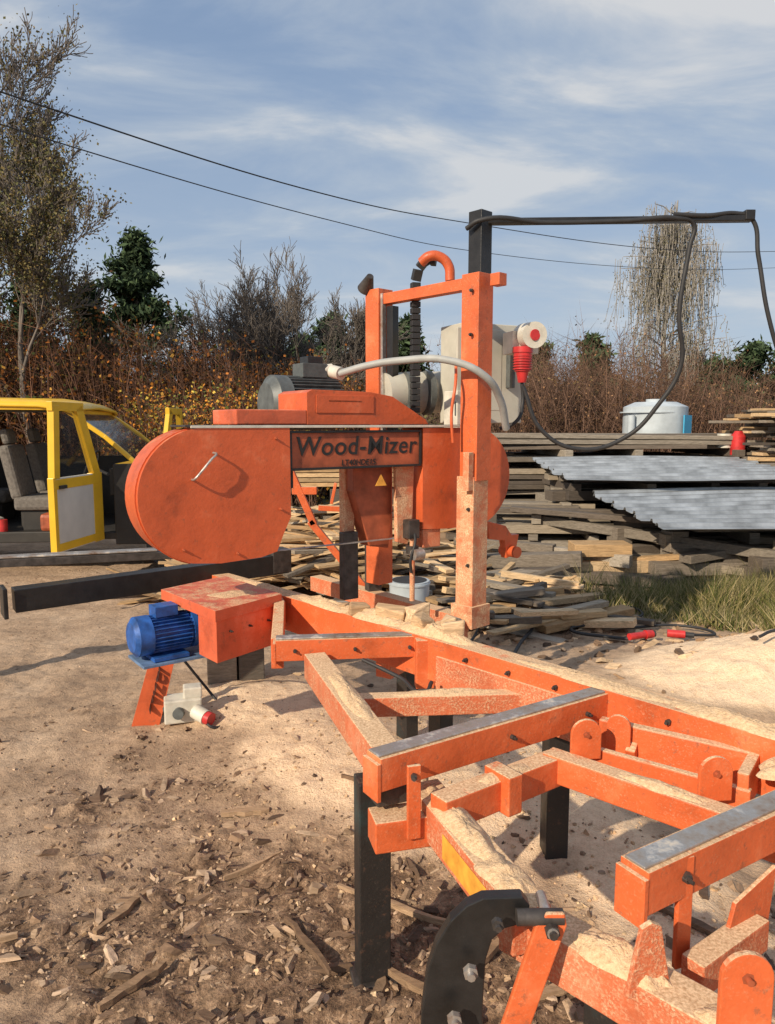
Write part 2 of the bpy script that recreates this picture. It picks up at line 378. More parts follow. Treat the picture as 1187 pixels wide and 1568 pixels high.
b.prism([(-.09,-.1),(.07,-.1),(.1,.09),(-.04,.05)],(.76,1.47,.60),(.85,.5,0),(0,0,1),.01,'orange')
b.obj("stop_brackets",saw,.0025)
b=MB()
a_=[(.066,.40),(.068,.48),(.079,.571),(.096,.63),(.124,.680),(.155,.712),(.187,.728),(.264,.731),(.279,.712),(.270,.676),(.230,.664),(.206,.64),(.194,.596),(.19,.50),(.19,.40)]
b.prism([(x,z) for x,z in a_],(0,1.345,0),(1,0,0),(0,0,1),-.028,'black')
bolt(b,(.21,1.315,.70),(0,-1,0),.012); bolt(b,(.16,1.315,.60),(0,-1,0),.015,'steel'); bolt(b,(.13,1.315,.50),(0,-1,0),.015,'steel')
b.obj("log_turner_arm",saw,.006)
b=MB()
b.prism([(-.028,-.26),(.028,-.26),(.03,0),(.018,.026),(-.018,.026),(-.03,0)],(.315,1.33,.69),V((.96,.0,.0)),V((.30,0,1)),.014,'orange')
b.cyl((.25,1.33,.70),(.34,1.33,.70),.016,'dsteel'); bolt(b,(.315,1.315,.685),(0,-1,0),.015)
b.cyl((.315,1.42,.685),(.315,1.3,.685),.011,'steel')
b.obj("log_clamp_lever",saw,.003)
b=MB()
b.box((-.045,2.06,.30),(.095,.08,.64),'blackleg',.25); b.box((.626,2.62,.31),(.085,.08,.66),'blackleg',.1)
b.box((-.045,2.06,-.01),(.13,.12,.02),'dsteel',.25)
b.box((1.35,1.75,.31),(.09,.09,.64),'blackleg',.3); b.box((.24,3.2,.3),(.08,.08,.6),'blackleg',.7)
b.box((.1,3.6,.28),(.08,.08,.6),'blackleg',.7);b.box((.45,1.38,.26),(.07,.07,.55),'blackleg',.7)
b.obj("legs",saw,.004)
b=MB()
p0=V((.10,1.97,.655));p1=V((.30,1.42,.655));d=(p1-p0).normalized();n=d.cross(V((0,0,1))).normalized()
q=p0.lerp(p1,.40)+n*.0465; q2=p0.lerp(p1,.80)+n*.0465
b.add([q+V((0,0,-.085)),q2+V((0,0,-.085)),q2+V((0,0,-.02)),q+V((0,0,-.02))],[(0,1,2,3)],'sticker'); b.obj("warning_sticker",saw)
def heap(name,c,rx,ry,h,rz,parent,seed):
    b=MB(); vs=[];fs=[];na,nr=36,9; ca,sa=math.cos(rz),math.sin(rz)
    for j in range(nr):
        r=j/(nr-1)
        for i in range(na):
            t=2*math.pi*i/na; w_=1+.35*noise.noise(V((math.cos(t)*1.5,math.sin(t)*1.5,seed*3)))
            x=rx*r*w_*math.cos(t); y=ry*r*w_*math.sin(t)
            z=h*((1-r*r)+.55*noise.fractal(V((x*28,y*28,seed)),1,2,4)*(1-r**3))-.002*(r>.95)
            vs.append((c[0]+x*ca-y*sa,c[1]+x*sa+y*ca,c[2]+z))
    for j in range(nr-1):
        for i in range(na): fs.append((j*na+i,j*na+(i+1)%na,(j+1)*na+(i+1)%na,(j+1)*na+i))
    b.add(vs,fs,'sawdust',True); b.obj(name,parent)
RZ=math.atan2(RD.y,RD.x); i=0
def onrail(t,o=0): q=R0+RD*t+RN*o; return (q.x,q.y,.80)
for c,rx,ry,h,rz in [(onrail(1.0),.25,.05,.025,RZ),(onrail(1.35,.01),.20,.06,.035,RZ),(onrail(1.65,.01),.2,.06,.035,RZ),(onrail(.45),.3,.045,.015,RZ),(onrail(2.4),.3,.045,.012,RZ),(onrail(2.9),.25,.05,.02,RZ),((.30,3.75,.60),.2,.06,.03,1.0),
   ((.18,1.75,.655),.2,.043,.022,-1.22),((.26,1.53,.655),.1,.043,.018,-1.22),((-.13,2.4,.745),.25,.04,.016,-1.25),((.2,2.53,.70),.2,.03,.012,.1),((.45,1.31,.625),.12,.044,.03,-.78),((.62,1.13,.625),.1,.044,.025,-.78),((.72,1.845,.70),.12,.03,.012,-.75),((1.06,1.86,.735),.08,.06,.03,.3),((.32,1.93,.695),.1,.03,.012,.6),((-.75,3.5,.832),.12,.08,.006,.5)]:
    i+=1; heap("sawdust_heap_%d"%i,c,rx,ry,h,rz,saw,i)
b=MB()
for (t,o,sx_,sy_,sz_,a) in [(1.22,.0,.10,.07,.05,.3),(1.40,.03,.15,.09,.075,-.4),(1.60,.02,.11,.09,.065,.8),(1.76,.03,.10,.07,.08,.1),(1.1,.01,.07,.05,.03,1.2),(1.5,.08,.1,.1,.09,.5),(1.68,.1,.1,.08,.07,1.1)]:
    c=V(onrail(t,o))-V((0,0,.002)); pts=[]
    for z in (0,1):
        for x,y in ((-1,-1),(1,-1),(1,1),(-1,1)): pts.append(c+Matrix.Rotation(a,3,'Z')@V((x*sx_/2*random.uniform(.6,1.1),y*sy_/2*random.uniform(.6,1.1),z*sz_*random.uniform(.6,1.1))))
    b.hexa(pts,'wood',random.choice([(.62,.42,.24),(.52,.34,.19),(.70,.50,.31)]))
b.obj("wood_offcuts",saw,.008,useCol=True)
# --- left electric drive box
A=V((-.756,3.184,0));B=V((-.523,3.498,0));C=V((-1.111,3.597,0)); dAC=(C-A);D=B+dAC
b=MB()
def quadbox(p,z0,z1,k): b.hexa([V((q.x,q.y,z0)) for q in p]+[V((q.x,q.y,z1)) for q in p],k)
quadbox([A,B,B+dAC*.32,A+dAC*.32],.59,.80,'orange_box')
e=(B-A).normalized()*.01; f_=dAC.normalized()*.01
quadbox([A-e-f_,B+e-f_,D+e+f_,C-e+f_],.782,.832,'orange_box')
nn=(B-A).normalized().cross(V((0,0,1)))
for t in (.2,.5,.8): bolt(b,A.lerp(B,t)+V((0,0,.72)),nn,.006)
b.obj("drive_box",saw,.004)
b=MB(); ax=V((.80,.6,0)).normalized(); mc=V((-1.06,3.42,.665))
b.cyl(mc-ax*.14,mc-ax*.075,.094,'blue',32); b.cyl(mc-ax*.158,mc-ax*.14,.070,'blue',32,.092)
b.cyl(mc-ax*.075,mc+ax*.12,.076,'blue',32)
pp=ax.cross(V((0,0,1)))
for i in range(28):
    t=2*math.pi*i/28; r_=pp*math.cos(t)+V((0,0,1))*math.sin(t)
    b.beam(mc-ax*.075+r_*.091,mc+ax*.11+r_*.091,.005,.018,'blue',up=r_)
b.cyl(mc+ax*.12,mc+ax*.145,.09,'blue',32); b.cyl(mc+ax*.145,mc+ax*.24,.06,'dsteel',20); b.cyl(mc+ax*.24,mc+ax*.29,.085,'dsteel',24)
b.box(mc+V((0,0,.11)),(.11,.09,.05),'blue',math.atan2(ax.y,ax.x)); b.box(mc+V((0,0,-.10)),(.17,.19,.02),'blue',math.atan2(ax.y,ax.x))
b.box(mc+ax*.08+V((0,0,-.12)),(.44,.22,.014),'bluegrey',math.atan2(ax.y,ax.x))
b.obj("feed_motor",saw,.003)
# --- head (local s,t,z)
head=empty("saw_head",(-1.1,3.05,0),math.atan2(.559,.829),saw)
def hous(poly,t0,t1,k,name,bev=.006):
    b=MB(); N=len(poly)
    a=[V((x,t0,z)) for x,z in poly]; c_=[V((x,t1,z)) for x,z in poly]
    b.add(a+c_,[tuple(range(N)),tuple(range(N,2*N))[::-1]],k)
    b.add(a+c_,[(i,i+N,(i+1)%N+N,(i+1)%N) for i in range(N)],k,True)
    o=b.obj(name,head,bev); return o
r=.302; cxh=.365;cz=1.328
L=[(cxh+r*math.cos(t),cz+r*math.sin(t)) for t in np.linspace(math.pi/2,math.pi*1.5-.25,28)]
poly=[(.775,1.63)]+L+[(.42,1.022),(.62,1.030),(.70,1.050),(.735,1.13),(.775,1.21)]
hous(poly,0,.2,'orange_c',"left_wheel_cover")
b=MB()
for i in range(len(L)-1):
    p=V((L[i][0],.03,L[i][1]));q_=V((L[i+1][0],.03,L[i+1][1])); cc_=V((cxh,.03,cz)); up=((p+q_)/2-cc_).normalized()
    b.beam(p+up*.006,q_+up*.006,.012,.006,'orange_c',up=up)
for (x_,z_) in ((.70,1.58),(.72,1.25),(.25,1.10),(.5,1.06)): bolt(b,(x_,0,z_),(0,-1,0),.006,'signp')
b.obj("cover_lip",head)
tube("cover_handle",[(.30,0,1.405),(.30,-.035,1.41),(.33,-.045,1.445),(.375,-.045,1.495),(.40,-.035,1.515),(.40,0,1.52)],.0055,'steel',head)
Rr=[(1.92+.265*math.cos(t),1.35+.275*math.sin(t)) for t in np.linspace(math.pi/2,-math.pi/2+.3,24)]
hous([(1.56,1.085)]+[(1.56,1.625)]+Rr+[(1.92,1.078),(1.74,1.075)],.01,.2,'orange_c',"right_wheel_cover")
b=MB()
b.box((1.165,.07,1.52),(.77,.1,.185),'signp'); 
b.box((1.165,.014,1.609),(.77,.012,.012),'black');b.box((1.165,.014,1.431),(.77,.012,.012),'black')
for s_ in (.785,1.545): b.box((s_,.014,1.52),(.012,.012,.166),'black')
b.box((1.05,.1,1.637),(1.55,.2,.010),'dsteel'); b.box((1.05,.0,1.634),(1.5,.01,.012),'white')
b.box((.80,.1,1.4),(.03,.1,.12),'rubber')
b.obj("blade_guard_plate",head,.002)
def text(s_,size,name,parent,loc,rot,k='black',off=.004,shear=.25):
    cu=bpy.data.curves.new(name,'FONT'); cu.body=s_; cu.size=size; cu.offset=off; cu.shear=shear; cu.extrude=.001; cu.align_x='CENTER'; cu.align_y='CENTER'
    cu.materials.append(M[k]); o=bpy.data.objects.new(name,cu); scene.collection.objects.link(o); o.parent=parent; o.location=loc; o.rotation_euler=rot; return o
t_=text("Wood-Mizer",.128,"lettering",head,(1.165,.018,1.535),(math.pi/2,0,0),off=.0012,shear=.12); t_.data.space_character=1.06
text("LT40HDE15",.04,"lettering_small",head,(1.165,.018,1.455),(math.pi/2,0,0),off=.0003,shear=.1)
b=MB()
b.hexa([V(p) for p in [(.56,.12,1.643),(.93,.12,1.643),(.93,.42,1.643),(.56,.42,1.643),(.56,.12,1.715),(.93,.12,1.715),(.93,.42,1.715),(.56,.42,1.715)]],'orange_box')
b.obj("battery_cover",head,.006)
b=MB()
P_=[(.93,1.643),(1.68,1.643),(1.66,1.67),(1.44,1.79),(1.30,1.81),(.96,1.815),(.93,1.80)]
N=len(P_); a=[V((x,.12,z)) for x,z in P_]; c_=[V((x,.44,z)) for x,z in P_]
b.add(a+c_,[tuple(range(N)),tuple(range(N,2*N))[::-1]]+[(i,i+N,(i+1)%N+N,(i+1)%N) for i in range(N)],'orange_c')
b.box((1.15,.117,1.745),(.34,.004,.09),'orange_c'); b.box((1.15,.118,1.76),(.2,.006,.012),'signp')
b.obj("belt_cover",head,.006)
b=MB()
mc=V((1.22,.72,1.765)); ax=V((1,0,0))
b.cyl(mc-ax*.20,mc-ax*.12,.155,'greym',32); b.cyl(mc-ax*.235,mc-ax*.20,.11,'greym',32,.15); b.cyl(mc-ax*.12,mc+ax*.2,.135,'greym',32)
for i in range(36):
    t=2*math.pi*i/36; r_=V((0,math.cos(t),math.sin(t))); b.beam(mc-ax*.12+r_*.155,mc+ax*.2+r_*.155,.006,.025,'greym',up=r_)
b.box(mc+V((.05,0,.185)),(.16,.13,.08),'greym'); b.box(mc+V((.06,0,.24)),(.10,.10,.05),'black'); b.cyl(mc+V((.1,-.03,.19)),mc+V((.17,-.05,.2)),.03,'white')
b.obj("main_motor",head,.003)
b=MB()
b.prism([(1.20,1.43),(1.20,1.30),(1.30,1.0),(1.42,.98),(1.44,1.1),(1.44,1.43)],(0,.13,0),(1,0,0),(0,0,1),-.10,'signp')  # darker orange puts the column's shade into its colour
b.prism([(1.42,1.43),(1.43,1.02),(1.50,1.00),(1.53,1.12),(1.54,1.43)],(0,.06,0),(1,0,0),(0,0,1),-.03,'orange_m')
b.beam((1.22,.20,1.43),(1.22,.20,.72),.06,.06,'orange_m',up=(0,-1,0))
b.box((1.20,.18,.9),(.09,.05,.36),'dsteel'); b.cyl((1.5,.02,1.05),(1.5,.02,.70),.014,'orange_m'); b.cyl((1.5,.02,1.0),(1.5,.02,.96),.035,'dsteel')
b.cyl((1.47,-.03,.96),(1.53,-.03,.96),.03,'steel'); b.box((1.5,.03,1.09),(.07,.06,.10),'dsteel')
tube("blade_guide_hose",[(1.52,.05,1.1),(1.49,-.02,1.03),(1.46,-.02,.93),(1.48,.0,.86)],.008,'rubber',head)
b.box((1.63,.08,1.03),(.12,.12,.10),'orange_d')
b.prism([(2.10,1.08),(2.25,1.04),(2.30,.98),(2.36,.98),(2.33,.86),(2.26,.84),(2.24,.95),(2.12,.97)],(0,.1,0),(1,0,0),(0,0,1),-.05,'orange_c')
b.cyl((2.3,.05,.88),(2.3,.18,.88),.035,'orange_c')
b.obj("blade_guide_column",head,.004)
b=MB(); b.prism([(0,0),(.07,0),(.035,.06)],(1.27,.027,1.33),(1,0,0),(0,0,1),-.002,'sticker'); b.obj("hazard_sticker",head)
b=MB(); b.box((1.15,.1,1.035),(.85,.03,.003),'steel'); b.obj("saw_blade",head)
b=MB(); rz=RZ
b.box((.465,3.93,1.88),(.115,.115,1.06),'orange',rz); b.box((.452,3.93,.975),(.118,.118,.79),'orange_m',rz)
b.box((.475,3.93,2.56),(.085,.085,.32),'black',rz)
b.box((-.05,4.5,1.55),(.115,.115,1.76),'orange',rz); b.box((-.03,4.44,2.0),(.03,.03,.8),'steel',rz); b.box((.03,4.42,1.95),(.05,.05,.75),'black',rz)
b.beam((-.05,4.5,2.40),(.47,3.93,2.40),.06,.06,'orange'); b.box((.56,3.85,2.37),(.06,.06,.06),'orange',rz)
b.box((.45,3.93,.62),(.15,.15,.12),'orange_m',rz); b.box((.42,3.85,1.40),(.04,.04,.20),'orange_m',rz)
for z in (2.32,2.1,1.2,.9): bolt(b,(.43,3.87,z),(-.6,-.7,0),.01)
b.obj("masts",saw,.005)
b=MB(); b.beam((.50,3.93,2.685),(1.86,3.93,2.70),.05,.028,'black'); b.box((1.84,3.93,2.70),(.05,.06,.05),'black'); b.obj("cable_boom",saw,.004)
tube("boom_cable",[(.40,3.9,2.63),(.46,3.86,2.66),(.8,3.9,2.660),(1.2,3.9,2.668),(1.48,3.9,2.68),(1.56,3.92,2.66),(1.55,3.93,2.55),(1.52,3.95,2.217),(1.56,4,1.953),(1.46,4.05,1.74),(1.321,4.1,1.579),(1.072,4.1,1.507),(.853,4.1,1.607),(.74,4.1,1.85)],.012,'rubber',saw)
tube("boom_cable_b",[(1.45,3.9,2.70),(1.62,3.9,2.695),(1.78,3.92,2.71),(1.85,3.92,2.69),(1.9,3.92,2.5),(1.97,3.92,2.2),(2.1,3.95,1.9),(2.4,4.0,1.4),(2.6,4.2,.8),(2.5,4.5,.36)],.011,'rubber',saw)
tube("grey_conduit",[(-.26,4.05,1.915),(-.1,4.0,1.955),(.058,3.95,1.975),(.323,3.83,1.965),(.49,3.81,1.89),(.585,3.9,1.778),(.638,4.0,1.62)],.020,'greyhose',saw)
b=MB(); b.cyl((-.30,4.1,1.93),(-.25,4.05,1.915),.035,'white'); b.obj("conduit_gland",saw)
b=MB(); pts=[V((.165,4.3,1.60))]+[V((.165,4.3,z)) for z in np.arange(1.64,2.48,.035)]+[V((.18,4.28,2.51)),V((.205,4.27,2.54)),V((.235,4.25,2.555)),V((.27,4.24,2.55))]
for p,q_ in zip(pts[:-1],pts[1:]):
    d=(q_-p); b.beam(p,p+d*.86,.05,.045,'rubber',up=(.3,-1,0))
b.obj("drag_chain",saw,.002)
tube("chain_guide",[(.185,4.22,2.53),(.23,4.2,2.56),(.29,4.2,2.555),(.335,4.2,2.51),(.345,4.2,2.43)],.027,'orange_c',saw)
b=MB(); b.beam((-.11,4.5,2.40),(-.13,4.5,2.50),.01,.01,'black',up=(0,1,0)); b.cyl((-.13,4.52,2.44),(-.10,4.44,2.50),.05,'dsteel',16,.02); b.obj("work_lamp",saw)
b=MB(); rz2=math.radians(34)
b.box((.55,4.42,1.93),(.40,.26,.56),'cream',rz2-.15); b.box((.52,4.27,1.95),(.30,.02,.46),'cream',rz2-.15); b.box((.70,4.33,2.0),(.02,.1,.3),'greym',rz2-.15)
b.box((.42,4.25,1.72),(.16,.12,.22),'white',rz2); b.box((.40,4.18,1.73),(.06,.01,.08),'greym',rz2)
b.obj("electric_cabinet",saw,.01)
b=MB(); b.cyl((-.02,4.45,1.82),(.34,4.6,1.84),.125,'cream',28); b.cyl((.10,4.44,1.82),(.13,4.45,1.82),.132,'greym',28);b.cyl((.22,4.49,1.83),(.25,4.5,1.83),.132,'greym',28); b.obj("coolant_tank",saw,.006)
b=MB()
b.cyl((.76,4.2,2.13),(.79,4.05,2.12),.070,'white',24); b.cyl((.79,4.05,2.12),(.792,4.045,2.12),.03,'red',20); b.box((.74,4.2,2.09),(.16,.12,.12),'white',.3)
b.cyl((.735,4.1,2.06),(.735,4.1,2.03),.055,'red',20); b.cyl((.735,4.1,2.03),(.735,4.1,1.93),.05,'red',20,.042); b.cyl((.735,4.1,1.93),(.735,4.1,1.87),.035,'red',16,.022)
for i in range(6): b.cyl((.735,4.1,1.94+i*.014),(.735,4.1,1.946+i*.014),.052,'red',20)
b.obj("power_plug",saw,.002)
tube("hanging_lead",[(.735,4.1,1.88),(.74,4.1,1.75),(.70,4.05,1.66),(.62,4.1,1.62)],.010,'rubber',saw)
tube("control_lead",[(.36,3.95,1.95),(.35,3.86,1.85),(.33,3.85,1.7),(.34,3.86,1.55)],.008,'orange_c',saw)
tube("lead_under_bed",[(-.1,2.9,.7),(.05,2.8,.66),(.14,2.7,.64),(.17,2.75,.66)],.008,'rubber',saw)
b=MB()
b.beam((-.63,4.8,1.40),(-.46,4.8,1.0),.045,.045,'orange',up=(1,0,0)); b.beam((-.49,4.8,1.03),(-.13,4.8,.58),.045,.045,'orange',up=(1,0,0.8))
b.beam((-.62,4.8,1.24),(-.46,4.8,1.24),.04,.05,'orange'); b.beam((-.45,4.8,1.12),(-.12,4.82,1.10),.05,.035,'orange'); b.beam((-.36,4.85,1.12),(-.33,4.85,1.26),.02,.02,'orange',up=(1,0,0))
b.box((-.09,4.6,.76),(.09,.07,.52),'dsteel',.4); b.box((-.1,4.55,1.05),(.11,.09,.12),'orange_d',.5); b.cyl((-.15,4.5,1.12),(-.12,4.46,1.12),.03,'white')
b.obj("rear_frame",saw,.003)
b=MB(); b.beam((-1.84,3.56,.845),(-.62,4.42,.87),.10,.115,'black'); b.box((-1.87,3.53,.785),(.02,.13,.15),'black',.6)
b.beam((-3.2,4.2,.83),(-.78,5.0,.82),.10,.05,'dsteel'); b.beam((-3.2,4.2,.845),(-1.5,4.76,.84),.09,.013,'steel')
b.box((-.66,4.4,.83),(.12,.12,.14),'dsteel',.6); b.box((-3.0,4.32,.38),(.09,.09,.8),'blackleg',.3)
b.obj("loader_beams",saw,.004)
b=MB(); o=V((-1.33,3.90,.0)); ax=V((.93,.2,0)).normalized(); ay=V((.22,.12,.95)).normalized()
b.prism([(-.075,-.01),(.075,-.03),(.075,.36),(-.06,.37)],o,ax,ay,-.008,'orange_c'); sgn=b.obj("sign_plate",None,.001)
nf=ax.cross(ay)
t_=text("Mizer",.12,"lettering",sgn,o+ay*.21+nf*.003,(0,0,0),off=.003)
t_.rotation_euler=Matrix((ay,-ax,nf)).transposed().to_euler()
b=MB(); c_=V((-1.13,3.93,.09)); b.box(c_,(.20,.13,.13),'white',.3); b.box(c_+V((.05,.02,.09)),(.10,.09,.06),'white',.3); b.cyl(c_+V((.08,-.05,0)),c_+V((.15,-.09,-.02)),.04,'white',18); b.cyl(c_+V((.15,-.09,-.02)),c_+V((.18,-.105,-.025)),.036,'red',18); b.cyl(c_+V((-.0,-.07,0)),c_+V((-.0,-.10,0)),.03,'greym',18); b.cyl(c_+V((-.07,-.06,.02)),c_+V((-.07,-.075,.02)),.02,'greym',12)
b.obj("socket_box",None,.008)
tube("socket_cable",[(-1.0,3.83,.07),(-.93,3.8,.03),(-.9,3.95,.04),(-1.0,4.15,.05),(-1.15,4.15,.25),(-1.2,3.9,.5),(-1.1,3.7,.6)],.008,'rubber')
b=MB(); b.box((-1.05,4.55,.28),(.18,.15,.56),'wood',.2,col=(.28,.24,.19)); b.box((-.88,4.6,.25),(.16,.15,.5),'wood',.3,col=(.13,.11,.09)); b.obj("support_blocks",useCol=True,bevel=.006)
# ---------------------------------------------------------------- lumber
GREY=[(.20,.165,.13),(.15,.12,.095),(.26,.22,.175),(.10,.08,.065),(.31,.255,.19),(.36,.31,.25)]; FRESH=[(.58,.40,.22),(.68,.48,.28),(.50,.32,.16)]
def board(mb,c,L_,w_,h_,a,pal,tilt=0):
    c=V(c); R=Matrix.Rotation(a,3,'Z')@Matrix.Rotation(tilt,3,'Y'); q=random.uniform(.7,1.2)
    col=tuple(x*q for x in random.choice(pal)); mb.box(c,(L_,w_,h_),'wood',M4=R,col=col)
def stack(name,cx_,cy_,L_,W_,z0,z1,a,pal,th=(.03,.08),over=.3,ang=.012,sp=.5):
    mb=MB(); z=z0; ca,sa=math.cos(a),math.sin(a); lay=0
    while z<z1-.03:
        h=min(random.uniform(*th),z1-z)
        if lay%2==0 or random.random()>sp:
            y=-W_/2; sh=random.gauss(0,over*.5); da=random.gauss(0,ang*1.5)
            while y<W_/2:
                w_=random.uniform(.12,.26); ll=L_*random.uniform(.72,1.05); off=sh+random.gauss(0,over*.4)
                if random.random()<.92: board(mb,(cx_+ca*off-sa*(y+w_/2),cy_+sa*off+ca*(y+w_/2),z+h/2),ll,w_*.95,h*random.uniform(.8,1),a+da+random.gauss(0,ang),pal,random.gauss(0,.005))
                y+=w_+random.uniform(.0,.04)
        else:
            for t in np.linspace(-L_*.42,L_*.42,4): board(mb,(cx_+ca*(t+random.gauss(0,.08)),cy_+sa*t,z+h/2),W_*random.uniform(1,1.25),.11,h,a+math.pi/2+random.gauss(0,.06),GREY)
        z+=h+.002; lay+=1
    return mb.obj(name,useCol=True,bevel=.004)
stack("lumber_stack",3.0,11.4,4.4,1.8,0,1.50,.03,GREY,(.05,.10),.3,.015)
stack("lumber_stack",3.5,9.75,3.1,1.2,0,.99,.05,GREY,(.09,.14),.5,.03,.8)
stack("lumber_stack",4.35,8.5,3.2,1.0,0,.62,.12,GREY,(.09,.15),.5,.05,.9)
stack("lumber_stack",2.1,9.0,2.0,.9,0,.66,-.15,GREY,(.07,.12),.6,.04,.8)
stack("lumber_stack",6.3,10.4,2.2,1.6,0,1.88,.1,FRESH+GREY[2:],(.03,.06),.6,.03)
mb=MB()
for i in range(34):
    a=random.choice((-.5,-.35,.15,.3)); board(mb,(random.uniform(1.2,5.2),random.uniform(7.5,8.4),.05+random.uniform(0,.25)),random.uniform(.7,2.2),random.uniform(.1,.2),random.uniform(.05,.14),a+random.gauss(0,.15),GREY if random.random()<.8 else FRESH,random.gauss(0,.05))
board(mb,(2.25,7.75,.33),.6,.3,.13,.0,FRESH);board(mb,(2.9,8.0,.42),2.6,.12,.1,-.55,GREY,.08)
board(mb,(2.5,8.3,.60),2.2,.18,.06,-.3,GREY,.05); board(mb,(4.3,7.4,.2),1.2,.25,.22,.1,GREY); board(mb,(4.6,7.5,.40),1.3,.22,.12,.2,GREY); board(mb,(3.9,7.5,.1),.5,.25,.2,.5,GREY)
for (x_,y_,z_) in ((3.1,7.9,.5),(4.9,8.2,.5),(2.6,8.2,.5)): board(mb,(x_,y_,z_*.5),.2,.2,z_,.3,GREY)
mb.obj("loose_timbers",useCol=True,bevel=.005)
def sheet(name,c,L_,W_,a,tilt):
    mb=MB(); R=Matrix.Rotation(a,3,'Z')@Matrix.Rotation(tilt,3,'X'); vs=[];fs=[]
    prof=[];y=-W_/2
    while y<W_/2: prof+= [(y,0),(y+.10,0),(y+.115,.03),(y+.15,.03),(y+.165,0)]; y+=.18
    n=len(prof)
    for i,(y,dz) in enumerate(prof):
        for j,x in enumerate(np.linspace(-L_/2,L_/2,10)): vs.append(V(c)+R@V((x+.05*math.sin(i//5*2.3),y,dz+.012*math.sin(x*1.7+y*2))))
    for i in range(n-1):
        for j in range(9): fs.append((i*10+j,i*10+j+1,(i+1)*10+j+1,(i+1)*10+j))
    mb.add(vs,fs,'chrome'); o=mb.obj(name); m_=o.modifiers.new("s",'SOLIDIFY'); m_.thickness=.004; return o
sheet("metal_roofing_sheet",(3.5,9.40,1.07),2.9,1.45,.05,.11); sheet("metal_roofing_sheet",(4.2,8.10,.735),3.4,1.75,.14,.12)
mb=MB()
for i in range(620):
    x=random.gauss(-.55,.7); y=random.uniform(6.7,8.7); top=.78*math.exp(-((x+.55)/1.1)**2)*(1-abs(y-7.7)/2.2)+.05
    board(mb,(x,y,random.uniform(.0,1)**.5*top),random.uniform(.3,1.2),random.uniform(.03,.11),random.uniform(.012,.035),random.gauss(.1,.5),FRESH if random.random()<.8 else GREY,random.gauss(0,.18))
for i in range(5): board(mb,(-.6,8.6,.95+i*.055),1.9,.3,.045,.06+random.gauss(0,.02),FRESH)
for t in (-1.3,-.6,.1): board(mb,(t,8.6,.45),.12,.3,.9,0,GREY)
for i in range(90):
    board(mb,(random.uniform(-.3,1.7),random.uniform(5.6,7.5),random.uniform(.02,.2)),random.uniform(.3,1.1),random.uniform(.05,.15),random.uniform(.02,.06),random.uniform(-.6,.8),GREY if random.random()<.5 else FRESH,random.gauss(0,.12))
mb.obj("slab_wood_pile",useCol=True,bevel=.002)
b=MB(); b.cyl((.19,6.3,0),(.19,6.3,.30),.17,'plasticw',28,.175); b.cyl((.19,6.3,.27),(.19,6.3,.285),.183,'plasticw',28); b.cyl((.19,6.3,.30),(.19,6.3,.305),.15,'rubber',24); b.obj("metal_can",None,.003)
tube("power_cable",[(.75,4.6,.06),(1.1,5.6,.03),(1.5,6.3,.03),(1.9,6.0,.03),(1.45,5.7,.03),(1.7,5.45,.04),(1.8,5.38,.05)],.013,'rubber')
tube("power_cable",[(.6,5.3,.04),(1.0,6.3,.03),(1.7,6.6,.03),(2.2,6.3,.03),(1.7,5.9,.03),(1.2,6.0,.03)],.011,'rubber')
b=MB(); z_=.07; b.cyl((1.80,5.36,z_),(1.94,5.42,z_),.026,'red',16); b.cyl((1.94,5.42,z_),(2.0,5.44,z_),.034,'red',16,.03); b.cyl((2.12,5.46,z_),(2.24,5.42,z_),.030,'red',16); b.cyl((2.24,5.42,z_),(2.30,5.40,z_),.02,'rubber',12); b.cyl((2.0,5.44,z_),(2.02,5.445,z_),.024,'dsteel',16); b.obj("cable_connectors")
tube("power_cable",[(2.28,5.41,.07),(2.5,5.5,.05),(2.4,5.8,.03),(1.9,5.75,.03)],.011,'rubber')
tube("ground_hose",[(2.3,4.45,.34),(2.42,4.5,.365),(2.6,4.43,.38)],.010,'rubber')
tk=empty("water_tank",(4.52,12.6,1.36),.15)
b=MB(); b.cyl((0,0,.0),(0,0,.56),.52,'plasticw',40); b.cyl((0,0,.56),(0,0,.64),.52,'plasticw',40,.34); b.cyl((0,0,.64),(0,0,.69),.16,'plasticw',20); b.cyl((-.05,0,.46),(-.05,0,.48),.53,'plasticw',40); b.cyl((-.55,-.25,.0),(-.55,-.25,.42),.06,'plasticw',12); b.obj("tank",tk,.02)
b=MB(); b.box((.33,-.45,.25),(.26,.02,.34),'cyan',.6); b.obj("label",tk)
b=MB(); b.box((0,0,-.04),(1.15,1.05,.06),'wood',col=(.3,.25,.19)); b.obj("pallet",tk,useCol=True)
b=MB(); b.cyl((5.0,10.6,1.2),(5.0,10.6,1.46),.10,'red',18); b.cyl((5.0,10.6,1.46),(5.0,10.6,1.54),.10,'red',18,.05); b.cyl((4.85,10.7,1.3),(4.85,10.7,1.5),.10,'white',18); b.obj("fuel_canister")
stack("lumber_stack",4.95,10.9,.9,.5,1.0,1.2,0,GREY)
